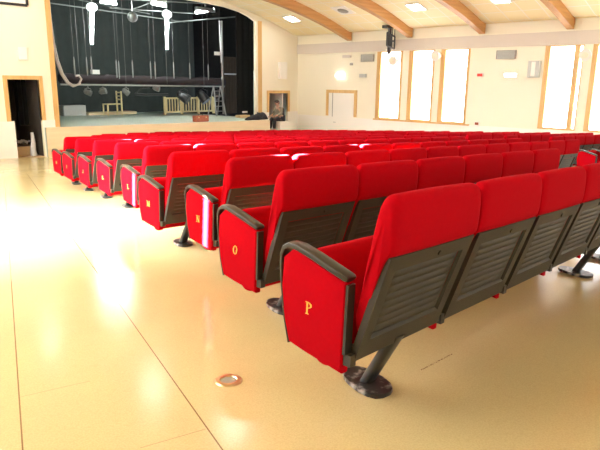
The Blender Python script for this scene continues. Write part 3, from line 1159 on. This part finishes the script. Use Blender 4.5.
def person():
    seatp = Vector((pv.x, 17.2, ztop))
    P = empty('person', seatp, 'person seated on the white block facing left, olive shirt, black jacket', 'person', None, PI)  # local +x = the way the body faces

    def skin(name, verts, edges, radii, m, parent, lv=2):
        me = bpy.data.meshes.new(name)
        me.from_pydata(verts, edges, [])
        o = bpy.data.objects.new(name, me)
        C.objects.link(o)
        md = o.modifiers.new('skin', 'SKIN')
        md.use_smooth_shade = True
        for i, r in enumerate(radii):
            r = r if isinstance(r, tuple) else (r, r)
            me.skin_vertices[0].data[i].radius = r
        me.skin_vertices[0].data[0].use_root = True
        sd = o.modifiers.new('sub', 'SUBSURF')
        sd.levels = lv
        sd.render_levels = lv
        dg = bpy.context.evaluated_depsgraph_get()
        me2 = bpy.data.meshes.new_from_object(o.evaluated_get(dg))
        bpy.data.objects.remove(o)
        o2 = bpy.data.objects.new(name, me2)
        me2.materials.clear()
        me2.materials.append(m)
        me2.name = name
        me2.polygons.foreach_set('use_smooth', [True] * len(me2.polygons))
        C.objects.link(o2)
        o2.parent = parent
        return o2
    H = .115
    # body: one continuous figure (pelvis, spine, neck, head, arms, legs)
    V = [(0, 0, H), (.02, 0, .24), (.06, 0, .38), (.10, 0, .50), (.145, 0, .575), (.17, 0, .635), (.205, 0, .70), (.215, 0, .78),
         (.09, -.17, .50), (.17, -.21, .30), (.38, -.13, .22), (.09, .17, .50), (.17, .21, .30), (.38, .13, .22),
         (.02, -.09, H), (.42, -.10, H - .01), (.47, -.10, -.32), (.02, .09, H), (.42, .10, H - .01), (.44, .11, -.32),
         (.45, -.12, .20), (.45, .12, .20), (.50, -.10, -.40), (.60, -.10, -.42), (.47, .11, -.40), (.57, .11, -.42)]
    Ed = [(0, 1), (1, 2), (2, 3), (3, 4), (4, 5), (5, 6), (6, 7), (3, 8), (8, 9), (9, 10), (3, 11), (11, 12), (12, 13), (0, 14), (14, 15), (15, 16), (0, 17), (17, 18), (18, 19),
          (10, 20), (13, 21), (16, 22), (22, 23), (19, 24), (24, 25)]
    Rr = [(.13, .11), .13, .135, .13, .06, .055, .095, .08, .06, .045, .032, .06, .045, .032, .085, .065, .045, .085, .065, .045, .035, .035, .04, .03, .04, .03]
    body = skin('body', V, Ed, Rr, M['skin'], P)
    # face and ears
    mb = MB()
    mb.ball((.300, 0, .715), .016, 8, 6, (1.1, .8, 1.3))
    mb.build('nose', M['skin'], P, smooth=60)
    for s in (-1, 1):
        MB().ball((.285, s * .032, .742), .010, 8, 6).build('eye', M['white'], P, smooth=60)
        MB().ball((.20, s * .092, .72), .022, 8, 6, (.9, .4, 1.3)).build('ear', M['skin'], P, smooth=60)
    MB().ball((.288, 0, .678), .018, 8, 6, (.4, 1.2, .35)).build('mouth', M['brown'], P, smooth=60)
    # hair
    mb = MB()
    mb.ball((.195, 0, .765), .108, 16, 10, (1.0, .95, .78))
    mb.ball((.160, 0, .73), .095, 14, 8, (.8, .98, 1.0))
    mb.build('hair', M['hair'], P, smooth=60)
    # fingers
    for s in (-1, 1):
        for f in range(4):
            y = s * .12 + (f - 1.5) * .020
            ln = (.075, .088, .084, .066)[f]
            MB().tube([(.46, y, .20), (.46 + ln * .5, y, .198), (.46 + ln * .85, y, .18), (.46 + ln, y, .16)], [.010, .0095, .009, .007], 7).build('finger', M['skin'], P, smooth=60)
        MB().tube([(.43, s * .12 - s * .035, .205), (.455, s * .12 - s * .055, .205), (.485, s * .12 - s * .052, .198)], [.011, .010, .008], 7).build('thumb', M['skin'], P, smooth=60)
    # clothes
    k = 1.09
    skin('shirt', [(.0, 0, H + .02), (.02, 0, .24), (.06, 0, .38), (.10, 0, .50), (.135, 0, .555), (.09, -.17, .50), (.17, -.21, .30), (.33, -.15, .24), (.09, .17, .50), (.17, .21, .30), (.33, .15, .24)],
         [(0, 1), (1, 2), (2, 3), (3, 4), (3, 5), (5, 6), (6, 7), (3, 8), (8, 9), (9, 10)],
         [(.15, .13), .145, .15, .145, .07, .075, .058, .046, .075, .058, .046], M['shirt'], P)
    skin('jacket', [(-.04, .0, H + .05), (-.035, 0, .22), (0, 0, .36), (.02, 0, .47), (.04, .17, .48), (.10, .215, .32), (.04, -.17, .48), (.10, -.215, .32)],
         [(0, 1), (1, 2), (2, 3), (3, 4), (4, 5), (3, 6), (6, 7)], [(.15, .13), .15, .15, .13, .088, .07, .088, .07], M['jacket'], P)
    skin('trousers', [(0, 0, H), (.02, -.09, H), (.42, -.10, H - .01), (.47, -.10, -.30), (.02, .09, H), (.42, .10, H - .01), (.44, .11, -.30)],
         [(0, 1), (1, 2), (2, 3), (0, 4), (4, 5), (5, 6)], [(.14, .12), .10, .08, .062, .10, .08, .062], M['trousers'], P)
    for y, x in ((-.10, .50), (.11, .47)):
        MB().ball((x + .05, y, -.405), .10, 12, 8, (1.25, .45, .5)).build('shoe', M['lampmetal'], P, smooth=60)
    return P


person()

# ---- picture frame high on the stage wall
a, b = at(-16, -26, YS - .02), at(27, 5.5, YS - .02)
pf = empty('picture_frame', ((a.x + b.x) / 2, YS, (a.z + b.z) / 2), 'black picture frame hanging high on the wall left of the stage', 'picture frame')
hw, hh = (b.x - a.x) / 2, (a.z - b.z) / 2
mb = MB()
for s in (-1, 1):
    mb.box((-hw, -.05, s * hh - .035), (hw, 0, s * hh + .035))
    mb.box((s * hw - .035, -.05, -hh), (s * hw + .035, 0, hh))
mb.build('frame', M['lampmetal'], pf)
MB().box((-hw, -.02, -hh), (hw, -.004, hh)).build('picture', M['white'], pf)['label'] = 'pale picture surface'
a, b = at(17, 47, YS), at(27, 60, YS)
o = MB().box((a.x, YS - .06, b.z), (b.x, YS - .001, a.z)).build('wall_box', M['white'], bevel=.01)
tag(o, 'white wall box above the dark doorway left of the stage', 'box')
a, b = at(278, 62, YS), at(285, 79, YS)
o = MB().box((a.x, YS - .14, b.z), (b.x, YS - .001, a.z)).build('column_speaker', M['white'], bevel=.015)
tag(o, 'white column loudspeaker on the wall right of the stage opening', 'loudspeaker')

# ---- the window wall
WB, WT = -.262, 2.195           # window bottom and top (under the grey band)
wins = []


def yat(px, py):
    return atx(px, py).y


WIN = [(yat(377.3, 60), yat(381.2, 60), yat(400.7, 60), yat(402.7, 60)),
       (yat(409.3, 60), yat(413.3, 60), yat(433.0, 60), yat(434.7, 60)),
       (yat(441.0, 60), yat(445.4, 60), yat(467.6, 60), yat(470.0, 60)),
       (yat(544.6, 60), yat(549.5, 60), yat(574.0, 60), yat(576.8, 60)),
       (yat(576.9, 60), yat(578.8, 60), yat(582, 60), yat(583, 60)),
       (yat(592, 60), yat(597, 60), 5.05, 4.95),
       (3.2, 3.0, 2.1, 1.95), (1.4, 1.2, .3, .15), (-2.0, -2.2, -3.1, -3.25)]
mb = MB()
ZT = 3.3
prev = YS + .3
for (fa, ga, gb, fb) in WIN:
    if prev - fa > .03:
        mb.box((XS, fa, -2.6), (XS + .3, prev, ZT))
    mb.box((XS, fb, -2.6), (XS + .3, fa, WB))
    mb.box((XS, fb, WT), (XS + .3, fa, ZT))
    prev = fb
mb.box((XS, YB, -2.6), (XS + .3, prev, ZT))
struct('wall_right', mb, M['cream'])
for i, (fa, ga, gb, fb) in enumerate(WIN):
    f = MB()
    f.box((XS - .015, ga - .02 * 0, WB), (XS + .22, fa, WT))
    f.box((XS - .015, fb, WB), (XS + .22, gb, WT))
    f.box((XS - .015, gb, WB), (XS + .22, ga, WB + .05))
    f.box((XS - .015, gb, WT - .03), (XS + .22, ga, WT))
    fo = struct('window_%d' % (i + 1), f, M['pine'])
    MB().box((XS + .06, gb, WB + .05), (XS + .075, ga, WT - .03)).build('blind', M['blind'], fo)['label'] = 'white blind glowing with daylight'
# grey band and dado
struct('trim_6', MB().box((XS - .05, YB, 2.205), (XS + .01, YS, 2.585)), M['band'])
struct('trim_7', MB().box((XS - .03, YB, -2.7), (XS + .01, YS, WB - .03)), M['white'])
struct('trim_8', MB().box((XS - .06, 9.9, WB - .05), (XS + .01, 13.95, WB - .002)), M['pine'])

# white door in the window wall
y0, y1 = yat(329, 100), yat(354.5, 100)
zt = atx(340, 93).z
door = MB()
door.box((XS - .04, y0, WB), (XS + .02, y0 + .13, zt + .12))
door.box((XS - .04, y1 - .13, WB), (XS + .02, y1, zt + .12))
door.box((XS - .04, y1, zt), (XS + .02, y0, zt + .12))
df = struct('door_4', door, M['pine'])
MB().box((XS - .02, y1, fz(XS, 15) - .02), (XS + .015, y0, zt)).build('door_leaf', M['white'], df)['label'] = 'white door leaf'
ys_ = yat(333, 100)
MB().box((XS - .028, ys_ - .015, fz(XS, 15)), (XS - .019, ys_ + .015, zt)).build('leaf_joint', M['grille'], df)
hp = atx(334.5, 122)
MB().tube([(XS - .02, hp.y, hp.z), (XS - .07, hp.y, hp.z), (XS - .07, hp.y - .11, hp.z)], .012, 8).build('door_handle', M['metal'], df, smooth=40)

# fittings on the window wall


def wall_box(name, px0, py0, px1, py1, d, m, label, cat, group=None, bevel=.008):
    a, b = atx(px0, py0), atx(px1, py1)
    y0, y1 = sorted((a.y, b.y))
    z0, z1 = sorted((a.z, b.z))
    o = empty(name, (XS, (y0 + y1) / 2, z0), label, cat, group)
    hw = (y1 - y0) / 2
    MB().box((-d, -hw, 0), (-.001, hw, z1 - z0)).build('housing', m, o, bevel=bevel)
    return o, hw, z1 - z0


for (x0, y0_, x1, y1_, lab) in ((361.5, 54.5, 374.3, 61.5, 'grey slatted wall vent left of the tall windows'), (497, 50.5, 516, 58.8, 'grey slatted wall vent above the red exit sign')):
    o, hw, hh = wall_box('wall_vent', x0, y0_, x1, y1_, .04, M['grille'], lab, 'vent', 'wall vents')
    for k in range(7):
        z = hh * (k + .7) / 7.6
        MB().box((-.055, -hw + .04, z - .012), (-.03, hw - .04, z + .010)).build('slat', M['palegrey'], o)
o, hw, hh = wall_box('exit_sign', 478.3, 73.3, 483.6, 76.8, .08, M['white'], 'small red lit sign on the cream wall beside the third window', 'sign')
MB().box((-.086, -hw + .01, .01), (-.08, hw - .01, hh - .01)).build('face', M['exitred'], o)['label'] = 'red face'
o, hw, hh = wall_box('emergency_light', 505.5, 73.2, 517.5, 77.6, .08, M['white'], 'white lit emergency light on the cream wall under the right vent', 'sign')  # an emergency light, not a sign
MB().box((-.085, -hw + .02, .015), (-.08, hw - .02, hh - .015)).build('diffuser', M['panelglow'], o)
o, hw, hh = wall_box('column_speaker', 530.5, 61, 540, 77.5, .16, M['palegrey'], 'grey column loudspeaker on the cream wall left of the fourth window', 'loudspeaker')
MB().box((-.165, -hw * .35, .03), (-.16, hw * .35, hh - .03)).build('grille', M['white'], o)
o, hw, hh = wall_box('call_point', 475, 121.6, 479.4, 125.6, .04, M['white'], 'small red and white call point low on the cream wall', 'sign')
MB().box((-.046, -hw * .75, hh * .15), (-.04, hw * .75, hh * .85)).build('face', M['brown'], o)
o, hw, hh = wall_box('wall_lamp', 337, 74.0, 344.5, 76.8, .10, M['wallglow'], 'glowing white wall lamp above the white double door', 'lamp')
MB().box((-.02, -hw * .5, -.04), (0, hw * .5, 0)).build('bracket', M['white'], o)
o, hw, hh = wall_box('plain_wall_box', 360, 74, 366.5, 77.5, .05, M['palegrey'], 'pale grey box on the wall under the left vent', 'box')  # plain box of unknown kind, not known to be a switch
o, hw, hh = wall_box('wall_detector', 350.5, 63, 353, 65.3, .05, M['grille'], 'small dark detector on the wall above the white door', 'detector')
o, hw, hh = wall_box('wall_bracket', 344, 55.2, 351.5, 57.6, .10, M['band'], 'small pale bracket just under the grey band above the door', 'bracket')
for px, py, lab in ((394, 60.5, 'round white floodlight before the first tall window'), (436.5, 55.5, 'round white floodlight between the second and third windows'), (586.5, 54.5, 'round white floodlight on the wall strip right of the fourth window')):
    c = atx(px, py, XS - .25)
    o = empty('floodlight', c, lab, 'lamp', 'round floodlights on the window wall')
    MB().tube([(-.02, 0, 0), (-.10, 0, -.02)], [.15, .17], 20).build('ring', M['white'], o, smooth=40)
    MB().tube([(-.10, 0, -.02), (-.115, 0, -.023)], .09, 20).build('lens', M['cream'], o, smooth=40)
    MB().box((-.02, -.05, -.05), (.24, .05, .05)).build('bracket', M['white'], o)

# hanging black bracket near the second beam
Yh = 13.05
t0 = at(389, 27, Yh)
hb = empty('ceiling_bracket', (t0.x, Yh, t0.z), 'black folded bracket with an open frame hanging beside a ceiling beam', 'bracket')
zt_ = zc(t0.x) - t0.z
MB().box((-.22, -.10, zt_ - .10), (.14, .14, zt_)).build('ceiling_plate', M['lampmetal'], hb)
MB().box((.02, -.04, -.92), (.11, .05, zt_)).build('arm', M['lampmetal'], hb)
mb = MB()
f0, f1 = at(384.5, 32.5, Yh) - t0, at(391.5, 49, Yh) - t0
for (p, q) in (((f0.x, f0.z), (f1.x, f0.z - .12)), ((f0.x, f1.z + .1), (f1.x, f1.z)), ((f0.x, f0.z), (f0.x, f1.z + .1)), ((f1.x, f0.z - .12), (f1.x, f1.z)), (((f0.x + f1.x) / 2, f0.z - .06), ((f0.x + f1.x) / 2, f1.z + .05))):
    mb.tube([(p[0], -.12, p[1]), (q[0], -.12, q[1])], .03, 6)
mb.tube([(f1.x, -.12, (f0.z + f1.z) / 2), (.06, 0, (f0.z + f1.z) / 2)], .03, 6)
mb.build('frame', M['lampmetal'], hb)
for dx in (.22, .36):
    MB().tube([(dx, 0, zt_), (dx, 0, -.75)], .014, 6).build('rod', M['lampmetal'], hb)
MB().tube([(.06, 0, -.9), (.04, 0, -1.3), (.08, .02, -1.7), (0, 0, -2.0)], .012, 6).build('cable', M['cable'], hb)

# ---- ceiling lights and air vents
LX = (16.5, 11.7, 6.6, 1.5)
LY = (16.75, 11.15, 8.35, 5.45, .0, -5.2)
nx = ['nearest the window wall', 'second from the window wall', 'third from the window wall', 'fourth from the window wall']
for j, y in enumerate(LY):
    for i, x in enumerate(LX):
        if i > 0 and j == 0:
            pass
        sl = -math.atan((zc(x + .3) - zc(x - .3)) / .6)
        o = empty('ceiling_light', (x, y, zc(x) - .012), 'square lit ceiling panel, %s, %s line from the stage' % (nx[i], ORD[j]), 'ceiling light', 'square ceiling lights')
        o.rotation_euler = (0, sl, 0)
        mb = MB()
        for s in (-1, 1):
            mb.box((-.27, s * .25 - .02, -.02), (.27, s * .25 + .02, .01))
            mb.box((s * .25 - .02, -.23, -.02), (s * .25 + .02, .23, .01))
        mb.build('frame', M['white'], o)
        MB().box((-.23, -.23, -.016), (.23, .23, -.008)).build('diffuser', M['panelglow'], o)
for j, y in enumerate((13.93, 2.8)):
    x = 16.2
    sl = -math.atan((zc(x + .3) - zc(x - .3)) / .6)
    o = empty('ceiling_vent', (x, y, zc(x) - .012), 'square white ceiling vent with a round grille, %s one from the stage' % ORD[j], 'vent', 'ceiling vents')
    o.rotation_euler = (0, sl, 0)
    MB().box((-.32, -.32, -.03), (.32, .32, .01)).build('plate', M['white'], o, bevel=.008)
    MB().tube([(0, 0, -.03), (0, 0, -.045)], [.20, .18], 20).build('grille', M['grille'], o, smooth=40)

# ---- brass floor socket in the aisle
c = atf(228.5, 381)
o = empty('floor_socket', c, 'round brass floor socket set into the beige floor of the aisle', 'floor socket')
o.rotation_euler = (math.atan(GY), math.atan(-GX), 0)
mb = MB()
n = 28
R0, R1, R2 = .056, .052, .032
prof = [(R0, 0.0), (R1, .007), (R2 + .004, .008), (R2, .003)]
vs = []
for r, z in prof:
    for k in range(n):
        vs.append((r * math.cos(2 * PI * k / n), r * math.sin(2 * PI * k / n), z))
mb.add(vs, [(i * n + k, i * n + (k + 1) % n, (i + 1) * n + (k + 1) % n, (i + 1) * n + k) for i in range(len(prof) - 1) for k in range(n)])
mb.build('rim', M['brass'], o, smooth=40)
MB().tube([(0, 0, 0), (0, 0, .0025)], R2, 24).build('lid', M['grille'], o, smooth=40)

# ---- left wall: blinds with narrow gaps that let the sun in; back wall with added fill windows
LD = Vector((.316, .949))              # the wall runs along the aisle
L0 = Vector((3.2, YS))
LN = Vector((.949, -.316))             # into the hall


def lw(s, d, z):
    p = L0 - LD * s + LN * d
    return (p.x, p.y, z)


def lwall_box(mb, s0, s1, z0, z1, d0=-.25, d1=0.0):
    vs = [lw(s, d, z) for z in (z0, z1) for (s, d) in ((s0, d0), (s1, d0), (s1, d1), (s0, d1))]
    return mb.add(vs, [(0, 3, 2, 1), (4, 5, 6, 7), (0, 1, 5, 4), (1, 2, 6, 5), (2, 3, 7, 6), (3, 0, 4, 7)])


SUNH = Vector((.83, -.555)).normalized()
ELEV = math.radians(24)


def slit_s(x, y):
    """where the sunbeam that meets (x, y) comes through the left wall, as a distance along it."""
    # (x,y) - t SUNH = L0 - s LD
    a, b, c_, d = -SUNH.x, LD.x, -SUNH.y, LD.y
    ex, ey = L0.x - x, L0.y - y
    det = a * d - b * c_
    t = (ex * d - b * ey) / det
    s = (a * ey - c_ * ex) / det
    return s, t


SLITS = []
for (x, y, w, h0, h1) in ((2.30, 3.165, .028, .13, .58), (3.02, 5.34, .026, .13, .56), (2.97, 2.935, .17, .66, .95), (4.92, 3.92, .17, .66, .95), (3.70, 5.14, .15, .66, .95), (4.20, 7.31, .15, .66, .95)):
    s, t = slit_s(x, y)
    z = fz(x, y) + t * math.tan(ELEV)
    SLITS.append((s, w, z + h0, z + h1))
mb = MB()
WZ0, WZ1 = .75, 4.3
W0, W1 = 2.0, 16.0
lwall_box(mb, -.3, W0, -2.6, 4.6)
lwall_box(mb, W1, 27.5, -2.6, 4.6)
lwall_box(mb, W0, W1, -2.6, WZ0)
lwall_box(mb, W0, W1, WZ1, 4.6)
struct('wall_left', mb, M['cream'])
wf = MB()
lwall_box(wf, W0, W1, WZ0, WZ0 + .04, -.2, .02)
lwall_box(wf, W0, W1, WZ1 - .04, WZ1, -.2, .02)
wfo = struct('window_10', wf, M['pine'])
# blinds fill the long window between the slits
edges = [W0]
for s, w, z0, z1 in sorted(SLITS):
    edges += [s - w / 2, s + w / 2]
    for za, zb_ in ((WZ0 + .04, z0), (z1, WZ1 - .04)):
        bb = MB()
        lwall_box(bb, s - w / 2, s + w / 2, za, zb_, -.10, -.09)
        bb.build('blind', M['blindsun'], wfo)
edges.append(W1)
for s0, s1 in zip(edges[0::2], edges[1::2]):
    if s1 - s0 > .01:
        bb = MB()
        lwall_box(bb, s0, s1, WZ0 + .04, WZ1 - .04, -.10, -.09)
        bb.build('blind', M['blindsun'], wfo)
mb = MB()
bw = [(-4.5, -1.0), (1.0, 4.5), (6.5, 10.0), (12.0, 15.5)]
px_ = -10.5
for x0, x1 in bw:
    mb.box((px_, YB - .25, -1.5), (x0, YB, 5.0))
    mb.box((x0, YB - .25, -1.5), (x1, YB, .9))
    mb.box((x0, YB - .25, 3.0), (x1, YB, 5.0))
    px_ = x1
mb.box((px_, YB - .25, -1.5), (XS + .3, YB, 5.0))
struct('wall_back', mb, M['cream'])
for i, (x0, x1) in enumerate(bw):  # unseen windows, added so their glow lights the seat backs
    f = MB()
    f.box((x0, YB - .2, .9), (x0 + .06, YB + .02, 3.0)).box((x1 - .06, YB - .2, .9), (x1, YB + .02, 3.0))
    f.box((x0, YB - .2, .9), (x1, YB + .02, .96)).box((x0, YB - .2, 2.94), (x1, YB + .02, 3.0))
    fo = struct('window_%d' % (11 + i), f, M['pine'])
    MB().box((x0 + .06, YB - .12, .96), (x1 - .06, YB - .11, 2.94)).build('blind', M['blindfill'], fo)

# ------------------------------------------------------------------ light
w = bpy.data.worlds.new('sky')
bpy.context.scene.world = w
w.use_nodes = True
bg_ = w.node_tree.nodes['Background']
bg_.inputs['Color'].default_value = (.75, .86, 1.0, 1)
bg_.inputs['Strength'].default_value = 1.5
sun = bpy.data.lights.new('sun', 'SUN')
sun.energy = 1500.0
sun.angle = math.radians(.5)
sun.color = (1.0, .95, .84)
so = bpy.data.objects.new('sun', sun)
C.objects.link(so)
sd = Vector((SUNH.x * math.cos(ELEV), SUNH.y * math.cos(ELEV), -math.sin(ELEV)))
so.rotation_euler = sd.to_track_quat('-Z', 'Y').to_euler()
so.location = (-6, 8, 8)


def area(name, loc, d, sx, sy, power, col):
    l = bpy.data.lights.new(name, 'AREA')
    l.shape = 'RECTANGLE'
    l.size, l.size_y = sx, sy
    l.energy = power
    l.color = col
    o = bpy.data.objects.new(name, l)
    C.objects.link(o)
    o.location = loc
    o.rotation_euler = Vector(d).to_track_quat('-Z', 'Z').to_euler()
    return o


_p = lw((18.1 - 5.9) / .949, .12, 1.75)
_l = area('window_daylight', _p, (.80, .10, -.62), 4.4, 1.9, 600, (.84, .93, 1.0))
_l.data.spread = math.radians(75)

# ------------------------------------------------------------------ camera and view
cam = bpy.data.cameras.new('camera')
cam.sensor_width = 36
cam.lens = F * 36 / 600
cam.clip_end = 200
co = bpy.data.objects.new('camera', cam)
C.objects.link(co)
R = Matrix(((MR[0][0], -MR[1][0], -MR[2][0]), (MR[0][1], -MR[1][1], -MR[2][1]), (MR[0][2], -MR[1][2], -MR[2][2])))
co.matrix_world = Matrix.Translation((0, 0, ZS)) @ R.to_4x4()
sc = bpy.context.scene
sc.camera = co
vs_ = sc.view_settings
vs_.view_transform = 'Standard'
vs_.look = 'None'
vs_.exposure = 0.45
vs_.gamma = 1.0
vs_.use_curve_mapping = False
